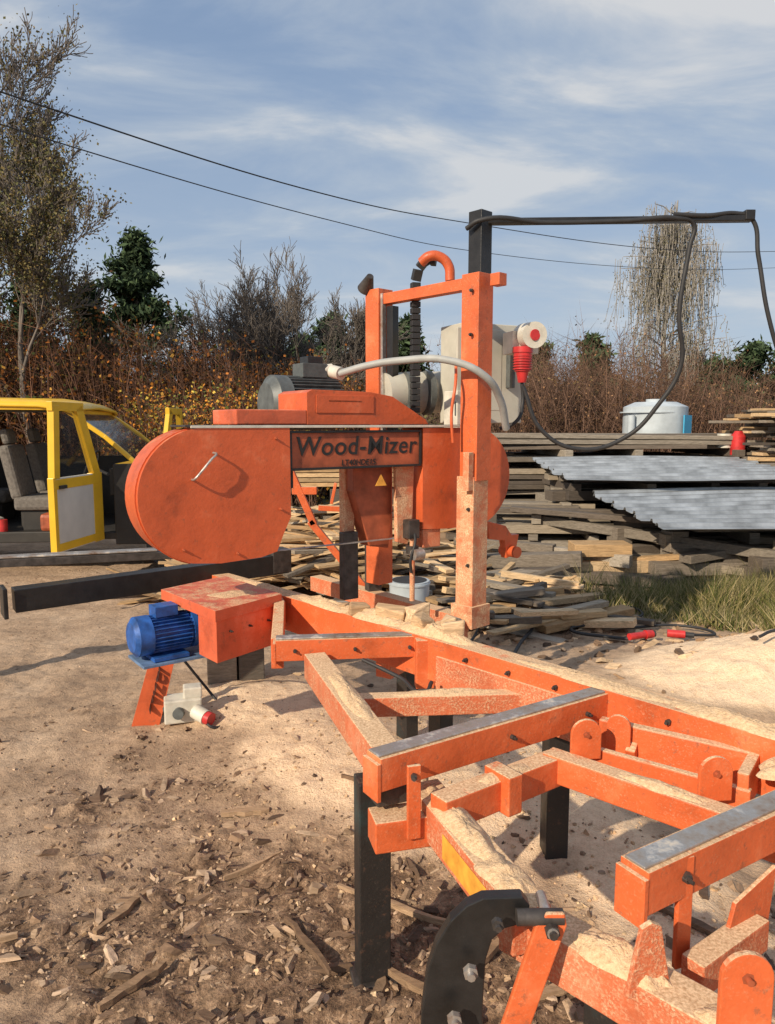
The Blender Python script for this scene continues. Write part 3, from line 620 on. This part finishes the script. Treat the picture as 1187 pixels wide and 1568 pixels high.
# ---------------------------------------------------------------- van
van=empty("passenger_van",(-4.68,8.0,0),math.radians(6))
b=MB(); 
prof=[(-.02,1.83),(.02,1.87),(.12,1.90),(.85,1.925),(1.6,1.90),(1.7,1.86)]
vs=[];fs=[]
xl=[-3.2,-3.0,0,.9,1.15,1.3]
for x,dz in zip(xl,(-.06,0,0,-.015,-.05,-.12)):
    for y,z in prof: vs.append((x,y,z+dz))
for i in range(5):
    for j in range(5): fs.append((i*6+j,(i+1)*6+j,(i+1)*6+j+1,i*6+j+1))
b.add(vs,fs,'yellow',True); o=b.obj("roof",van); m_=o.modifiers.new("s",'SOLIDIFY'); m_.thickness=-.03
b=MB()
for y in (.02,1.68):
    b.beam((-3.2,y,1.86),(1.22,y,1.84),.05,.05,'yellow'); b.beam((1.18,y,1.82),(1.60,y,1.52),.05,.05,'yellow'); b.beam((1.59,y,1.53),(1.95,y,1.20),.05,.05,'yellow')
    b.beam((-1.4,y,1.84),(-1.4,y,.4),.08,.06,'yellow',up=(1,0,0)); b.beam((-3.15,y,1.84),(-3.15,y,.4),.3,.06,'yellow',up=(1,0,0))
b.beam((1.22,.04,1.80),(1.22,1.66,1.80),.07,.05,'yellow')
b.beam((.55,1.68,1.84),(.55,1.68,.4),.08,.06,'vdark',up=(1,0,0))
b.box((-2.3,.03,.75),(1.7,.05,.75),'yellow')
b.box((2.3,.85,.78),(1.15,1.68,.75),'vdark'); b.box((1.85,.03,.75),(.4,.05,.9),'vdark')
b.box((2.2,.85,1.17),(1.1,1.6,.06),'yellow')
b.box((-.7,1.69,.8),(4.6,.04,.85),'vdark'); b.box((-.6,.85,.40),(4.8,1.66,.08),'vdark'); b.box((-.5,.02,.40),(3.0,.06,.12),'vdark')
b.box((1.75,.85,1.0),(.3,1.6,.3),'vdark'); b.box((-.2,.85,1.80),(2.6,1.6,.02),'vdark'); b.box((-1.5,.85,1.1),(.05,1.6,1.3),'vdark')
b.obj("body",van,.012)
b=MB(); b.add([(1.22,.06,1.78),(1.22,1.64,1.78),(1.95,1.64,1.22),(1.95,.06,1.22)],[(0,1,2,3)],'glass'); b.add([(-3.0,.03,1.8),(-1.5,.03,1.8),(-1.5,.03,1.15),(-3.0,.03,1.15)],[(0,1,2,3)],'glass'); b.add([(.6,1.69,1.78),(1.2,1.69,1.78),(1.5,1.69,1.22),(.6,1.69,1.22)],[(0,1,2,3)],'glass'); b.obj("windows",van)
b=MB()
for x,y in ((.75,.45),(.75,1.25),(-.15,.6),(-.15,1.25)):
    b.box((x,y,.75),(.5,.5,.16),'seat'); R=Matrix.Rotation(-.2,3,'Y'); b.box((x-.27,y,1.1),(.13,.48,.62),'seat',M4=R); b.box((x-.35,y,1.5),(.09,.26,.18),'seat',M4=R); b.box((x,y,.55),(.4,.4,.28),'vdark')
b.box((.2,.25,.52),(.3,.25,.15),'white'); b.cyl((.40,.15,.45),(.40,.15,.58),.05,'red'); b.box((-.1,.2,.6),(.25,.2,.3),'wood',col=(.3,.2,.12)); b.box((.95,.15,.55),(.25,.2,.2),'signp')
b.obj("seats",van,.04)
b=MB(); f=lambda t:V((1.3+.08*math.sin(t),.45+.19*math.cos(t),1.15+.18*math.sin(t)))
for k in range(24): b.cyl(f(2*math.pi*k/24),f(2*math.pi*(k+1)/24),.015,'rubber',6)
b.cyl((1.3,.45,1.15),(1.5,.45,1.05),.02,'rubber',8); b.obj("steering_wheel",van)
b=MB()
for x in (2.3,-2.3):
    for y in (.1,1.6): b.cyl((x,y-.1,.32),(x,y+.1,.32),.32,'rubber',28); b.cyl((x,y-.105,.32),(x,y+.105,.32),.19,'steel',20)
b.obj("wheels",van,.02)
def door(name,hx,hy,ang):
    d=empty(name,(hx,hy,0),ang,van); b=MB()
    b.box((-.47,0,.74),(.95,.06,.74),'wpaint'); b.box((-.47,-.032,1.05),(.93,.008,.10),'yellow'); b.box((-.47,-.032,.42),(.93,.008,.08),'yellow')
    b.beam((-.93,0,1.11),(-.88,0,1.83),.07,.10,'yellow',up=(-1,0,0)); b.beam((-.9,0,1.86),(-.30,0,1.86),.06,.09,'yellow'); b.beam((-.33,0,1.84),(.0,0,1.11),.06,.13,'yellow',up=(1,0,0))
    b.box((-.08,0,.74),(.20,.066,.75),'yellow'); b.box((-.92,0,.74),(.06,.066,.75),'yellow')
    b.box((-.8,-.04,1.02),(.13,.03,.035),'vdark'); b.obj("door_panel",d,.012)
    b=MB(); b.add([(-.87,0,1.12),(-.04,0,1.12),(-.32,0,1.8),(-.86,0,1.8)],[(0,1,2,3)],'glass'); b.obj("door_glass",d)
door("near_door",1.50,-.02,math.radians(78)); door("far_door",1.85,1.75,math.radians(-97))
# ---------------------------------------------------------------- vegetation
def mk(name,v,loops,starts,col,per,parent,mat='leaf'):
    me=bpy.data.meshes.new(name); me.vertices.add(len(v)); me.vertices.foreach_set("co",v.ravel()); me.loops.add(len(loops)); me.loops.foreach_set("vertex_index",loops); me.polygons.add(len(starts)); me.polygons.foreach_set("loop_start",starts)
    me.materials.append(M[mat]); me.update(calc_edges=True)
    at=me.color_attributes.new("Col",'FLOAT_COLOR','POINT'); cc=np.ones((len(v),4)); cc[:,:3]=np.repeat(np.asarray(col),per,0); at.data.foreach_set("color",cc.ravel())
    o=bpy.data.objects.new(name,me); scene.collection.objects.link(o)
    if parent:o.parent=parent
    return o
def cards(name,P,size,col,parent=None,elong=1.0):
    n=len(P); P=np.asarray(P); a=rng.normal(size=(n,3)); a/=np.linalg.norm(a,axis=1)[:,None]; c=rng.normal(size=(n,3)); c=np.cross(a,c); c/=np.linalg.norm(c,axis=1)[:,None]
    s=(np.asarray(size)*np.ones(n))[:,None]; a=a*s*.5*elong; c=c*s*.5
    v=np.stack([P-a,P-c*.8+a*.1,P+a,P+c*.8-a*.1],1).reshape(-1,3)
    return mk(name,v,np.arange(4*n),np.arange(n)*4,col,4,parent)
def ribbons(name,A_,B_,w,col,parent=None):
    n=len(A_); A_=np.asarray(A_);B_=np.asarray(B_); d=B_-A_; r1=np.cross(d,rng.normal(size=(n,3))); r1/=np.linalg.norm(r1,axis=1)[:,None]+1e-9; r2=np.cross(d,r1); r2/=np.linalg.norm(r2,axis=1)[:,None]+1e-9
    w=(np.asarray(w)*np.ones(n))[:,None]
    v=np.stack([A_+r1*w,A_-r1*w*.5+r2*w*.87,A_-r1*w*.5-r2*w*.87,B_],1).reshape(-1,3)
    idx=(np.arange(n)*4)[:,None]; L_=np.concatenate([idx+np.array([[0,1,3]]),idx+np.array([[1,2,3]]),idx+np.array([[2,0,3]])],1).ravel()
    return mk(name,v,L_,np.arange(3*n)*3,col,4,parent)
def pal(n,cols,w=None,var=.3):
    c=np.array(cols)[rng.choice(len(cols),n,p=w)]; return c*(1+rng.uniform(-var,var,(n,1)))
def grow(spl,p,d,L_,r,lvl,maxl,spread,grav,R,rmin,dens):
    n=5; pts=[(p,r)]; q=V(p);dd=V(d)
    for i in range(n):
        dd=(dd+V((R.gauss(0,.11),R.gauss(0,.11),R.gauss(0,.08)+grav*(lvl>0)))).normalized(); q=q+dd*L_/n; rr=max(rmin,r*(1-.75*(i+1)/n)); pts.append((V(q),rr))
        if lvl<maxl and i>=1:
            k=1+(R.random()<dens)
            for _ in range(k):
                ax=dd.orthogonal().normalized(); ax=Matrix.Rotation(R.uniform(0,6.28),3,dd)@ax
                nd_=(dd*math.cos(spread)+ax*math.sin(spread)*R.uniform(.6,1.2)).normalized()
                grow(spl,V(q),nd_,L_*R.uniform(.40,.62),max(rmin,rr*.62),lvl+1,maxl,spread,grav,R,rmin,dens)
    spl.append(pts)
def curves(name,spl,mat,par):
    cu=bpy.data.curves.new(name,'CURVE'); cu.dimensions='3D'; cu.bevel_depth=1; cu.bevel_resolution=0
    for pts in spl:
        sp=cu.splines.new('POLY'); sp.points.add(len(pts)-1)
        sp.points.foreach_set("co",[x for p,_ in pts for x in (p.x,p.y,p.z,1)]); sp.points.foreach_set("radius",[q for _,q in pts])
    cu.materials.append(M[mat]); o=bpy.data.objects.new("branches",cu); scene.collection.objects.link(o); o.parent=par
def tree(name,base,H_,r,seed,mat,maxl=4,spread=.65,grav=.03,rmin=.006,lean=(0,0),trunks=1,leaf=None,dens=.35):
    """grown at unit size, then scaled so the crown top is exactly H_ metres"""
    R=random.Random(seed); par=empty(name,base); spl=[]
    for t in range(trunks):
        a=R.uniform(0,6.28); k=.0 if trunks==1 else .25
        grow(spl,V((k*.3*math.cos(a),k*.3*math.sin(a),0)),V((lean[0]+k*math.cos(a),lean[1]+k*math.sin(a),1)).normalized(),H_*.62,r,0,maxl,spread,grav,R,rmin,dens)
    top=max(p.z for pts in spl for p,_ in pts); f=H_/top
    spl=[[(p*f,q) for p,q in pts] for pts in spl]
    curves(name,spl,mat,par)
    tips=[p for pts in spl if pts[0][1]<=rmin*2.5 for p,_ in pts[2:]]
    if leaf and tips:
        k=leaf[0]; T=np.array([tuple(t) for t in tips]); T=T[rng.choice(len(T),k)]+rng.normal(0,leaf[3],(k,3)); cards("leaves",T,rng.uniform(.6,1.3,k)*leaf[1],pal(k,leaf[2]),par)
    return par
def pine(name,base,H_,R_,seed,bare=.3,n=12000,size=.15,nc=40):
    R=random.Random(seed); par=empty(name,base); b=MB(); b.cyl((0,0,0),(.1,0,H_*.93),H_*.016,'bark',8,.03)
    C=[]
    for i in range(nc):
        t=bare+(1-bare)*(i+R.random())/nc; u=(t-bare)/(1-bare)
        rad=R_*(1-u**1.5)*R.uniform(.35,1.15)*(.65+.35*min(1,u*5)); a=R.uniform(0,6.28)
        e=V((math.cos(a)*rad,math.sin(a)*rad,H_*t*.95+rad*.25)); b.cyl((0,0,H_*t*.95-rad*.2),e,.05,'bark',4,.015)
        C.append((e,R_*R.uniform(.12,.24))); C.append((e*.6+V((0,0,H_*t*.38)),R_*R.uniform(.10,.2)))
    C.append((V((.1,0,H_*.97)),R_*.14))
    b.obj("trunk",par)
    idx=rng.choice(len(C),n); cen=np.array([tuple(c[0]) for c in C])[idx]; rad=np.array([c[1] for c in C])[idx][:,None]; off=rng.normal(0,1,(n,3))
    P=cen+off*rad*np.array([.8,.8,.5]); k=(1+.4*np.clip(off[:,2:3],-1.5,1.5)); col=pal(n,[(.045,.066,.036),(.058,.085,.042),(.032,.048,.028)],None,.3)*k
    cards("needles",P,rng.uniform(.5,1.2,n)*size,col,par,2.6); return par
LB=[(.16,.14,.065),(.12,.12,.055),(.2,.15,.065)]
tree("birch_tree",(-7.7,16.5,0),8.6,.13,3,'barkgrey',5,.5,.06,.008,(.0,0),leaf=(14000,.06,LB,.15),dens=.5)
tree("birch_tree",(-9.3,17.5,0),11.0,.15,8,'barkgrey',5,.48,.07,.008,(.03,0),leaf=(12000,.065,LB,.15),dens=.5)
pine("pine_tree",(-11.6,35,0),10.4,2.0,11,.50,12000,.16,34)
pine("pine_tree",(-8.3,21,0),5.5,1.1,13,.2,11000,.11)
pine("pine_tree",(-15.0,32,0),8.2,2.0,14,.2,10000,.17)
pine("pine_tree",(-2.2,30,0),5.9,1.7,15,.1,9000,.15); pine("pine_tree",(-3.8,33,0),5.4,1.8,16,.1,8000,.16)
pine("pine_tree",(.9,34,0),6.4,1.6,17,.1,8000,.16); pine("pine_tree",(-1.0,36,0),7.0,1.5,27,.1,8000,.16)
for (x,y,h,s_) in [(-3.2,22,6.9,21),(-4.9,23,6.2,22),(-2.0,23,6.0,23),(-6.2,25,5.8,24),(-7.6,26,5.2,26),(-4.0,24,6.7,29),(-1.4,22,5.0,33)]:
    tree("bare_tree",(x,y,0),h,.09,s_,'barkgrey',4,.5,.04,.007,trunks=3,dens=.55)
def thicket(name,fn,n,hfun,cstem,cleaf,nl,ls,lw=None,tw=.012,lean=.16,kb=8):
    par=empty(name); P=np.array([fn() for _ in range(n)]); A_=[];B_=[]
    h=np.array([hfun(p[0],p[1]) for p in P])*rng.uniform(.45,1.08,n)
    d=rng.normal(0,lean,(n,2)); top=np.c_[P[:,0]+d[:,0]*h,P[:,1]+d[:,1]*h,h]; base=np.c_[P,np.zeros(n)]
    mid=(base+top)/2+rng.normal(0,.14,(n,3))*np.array([1,1,.3])
    A_+= [base,mid];B_+= [mid+(mid-base)*.15,top]; W=[np.full(n,tw*1.6),np.full(n,tw*1.1)]
    for k in range(kb):
        t=rng.uniform(.15,.95,(n,1)); q=np.where(t<.5,base+(mid-base)*t*2,mid+(top-mid)*(t-.5)*2); dd=rng.normal(0,1,(n,3)); dd[:,2]=abs(dd[:,2])*1.0+.25; dd/=np.linalg.norm(dd,axis=1)[:,None]; L_=(h[:,None])*rng.uniform(.08,.28,(n,1)); e=q+dd*L_
        A_.append(q);B_.append(e);W.append(np.full(n,tw*.7))
    A_=np.concatenate(A_);B_=np.concatenate(B_);W=np.concatenate(W)
    ribbons("stems",A_,B_,W,pal(len(A_),cstem),par)
    if nl:
        i=rng.choice(len(A_),nl); t=rng.uniform(.1,1,(nl,1)); L_=A_[i]+(B_[i]-A_[i])*t+rng.normal(0,.10,(nl,3))
        bc=pal(nl,cleaf,lw,.3)
        g_=np.array([noise.noise(V((p[0]*.7,p[1]*.7,p[2]*.9))) for p in L_]); bc=bc*(1+np.clip(g_*1.5,-.75,.9)[:,None]*.9)
        cards("leaves",L_,rng.uniform(.5,1.3,nl)*ls,np.clip(bc,.005,1),par)
    return par
def hL(x,y): return 4.2+.8*noise.noise(V((x*.6,y*.6,0)))-max(0,(x+7.5))*.22
thicket("autumn_shrubs",lambda:(rng.uniform(-12,-.6),rng.uniform(16,20.5)),2400,hL,[(.13,.07,.045),(.17,.09,.06),(.09,.05,.035)],[(.33,.12,.03),(.23,.09,.03),(.14,.095,.035),(.38,.21,.05),(.07,.08,.03),(.12,.06,.03)],46000,.085,[.21,.22,.2,.08,.13,.16])
thicket("autumn_shrubs",lambda:(rng.uniform(-5.6,-1.4),rng.uniform(14.5,15.8)),450,lambda x,y:2.2+.3*noise.noise(V((x,y,2))),[(.12,.07,.05)],[(.46,.19,.035),(.38,.27,.055),(.12,.13,.04),(.25,.10,.03)],16000,.07,[.3,.22,.25,.23])
thicket("bare_shrubs",lambda:(rng.uniform(2.5,10.8),rng.uniform(19,24)),2200,lambda x,y:3.7+.7*noise.noise(V((x*.7,y*.7,5)))-(max(0,x-7.6)*.38),[(.17,.10,.07),(.21,.13,.095),(.12,.075,.055)],[(.20,.11,.06),(.24,.14,.075),(.14,.10,.05)],16000,.06,None,.009,.28,13)
thicket("bare_shrubs",lambda:(rng.uniform(-1,4.5),rng.uniform(20,24)),1000,lambda x,y:2.7,[(.15,.10,.075),(.19,.13,.095)],[(.14,.11,.05),(.12,.12,.05)],9000,.1,None,.01,.25,10)
for (x,y,h,r_,s_) in [(10.5,38,5.2,1.8,31),(16.5,38,4.8,2,32),(19.5,40,5.8,2.2,33),(22.5,42,5.6,2.5,34),(18,44,5.6,2.3,35),(13.0,46,6.3,2.0,36),(21.3,36,5.2,2.0,37),(15.4,33,3.4,1.5,38),(8.5,42,6.0,1.8,39),(24.5,40,5.6,2.5,40),(11.8,44,6.8,1.6,41)]:
    pine("pine_tree",(x,y,0),h,r_,s_,.05,6000,.20,26)
thicket("distant_trees",lambda:(rng.uniform(-70,90),rng.uniform(62,80)),2400,lambda x,y:6.0+1.5*noise.noise(V((x*.1,y*.1,5))),[(.09,.07,.05)],[(.04,.06,.03),(.10,.075,.045),(.06,.06,.03)],30000,.6,None,.06)
def weeping(name,base,H_):
    R=random.Random(4); par=empty(name,base); spl=[];st=[]
    tp=[V((0,0,0)),V((.1,0,H_*.2)),V((-.1,0,H_*.45)),V((.15,0,H_*.7)),V((.3,0,H_*.88)),V((.35,0,H_*.95)) ]; spl.append([(p,.20*(1-.17*i)) for i,p in enumerate(tp)])
    for i in range(52):
        t=R.uniform(.30,.90); z=H_*t; a=R.uniform(0,6.28); rad=(.4+4.0*(1-t)**.55)*R.uniform(.4,1.0)
        pts=[];
        for k in range(6):
            u=k/5; rr=rad*u; pts.append((V((.2*t+math.cos(a)*rr+R.gauss(0,.08),math.sin(a)*rr+R.gauss(0,.08),z+1.5*u*(1-.55*u)*min(1,rad*.45))),.05*(1-.75*u)))
        spl.append(pts)
        for k in range(22):
            q=pts[R.randint(2,5)][0]+V((R.gauss(0,.25),R.gauss(0,.25),R.gauss(-.1,.1))); ln=R.uniform(.8,3.8)*(.55+.5*t)
            s0=[q]; w_=R.gauss(0,.05)
            for m__ in range(4): s0.append(s0[-1]+V((w_+R.gauss(0,.06),R.gauss(0,.07),-ln/4)))
            if s0[-1].z>2.4: st.append(s0)
    for s_ in st: spl.append([(p,.013) for p in s_])
    curves(name,spl,'birchbark',par)
    T=np.array([tuple(p) for s_ in st for p in s_[1:]]); n=12000; T=T[rng.choice(len(T),n)]+rng.normal(0,.08,(n,3)); cards("leaves",T,.085,pal(n,[(.17,.15,.09),(.13,.13,.075),(.22,.19,.12)]),par)
weeping("weeping_birch_tree",(14.7,40,0),13.8)
def grass(name,n,fn,h,cols):
    P=np.array([fn() for _ in range(n)]); z=np.array([hgt(p[0],p[1])[0] for p in P]); A_=np.c_[P,z]
    cl_=np.array([.35+1.3*max(0,noise.noise(V((p[0]*2.2,p[1]*2.2,7)))+.35) for p in P]); hh=rng.uniform(.4,1.2,n)*h*cl_; B_=A_+np.c_[rng.normal(0,.45,n)*hh,rng.normal(0,.45,n)*hh,hh]
    ribbons(name,A_,B_,.004,pal(n,cols))
def fgr():
    while True:
        x=rng.uniform(1.6,6.5);y=rng.uniform(5.4,8.0)
        if rng.random()<zones(x,y)[2]: return x,y
grass("grass_tufts",12000,fgr,.24,[(.10,.12,.035),(.30,.24,.11),(.16,.15,.05),(.38,.31,.17)])
def wire(name,pts,r): tube(name,pts,r,'rubber',None,12)
wire("power_line",[(-7.5,9.5,6.6),(-5.82,12,6.65),(-1.6,18.5,7.12),(2.7,25,8.10),(11,32,8.9),(20.26,40,10.56),(40,57,15)],.014)
wire("power_line",[(-7.0,9.5,6.0),(-5.16,12,5.97),(-1.2,18.5,6.45),(2.71,25,7.24),(11,32,8.1),(20.3,40,9.73),(40,57,14)],.010)
scene.view_settings.view_transform='Standard'; scene.view_settings.look='None'; scene.view_settings.exposure=0
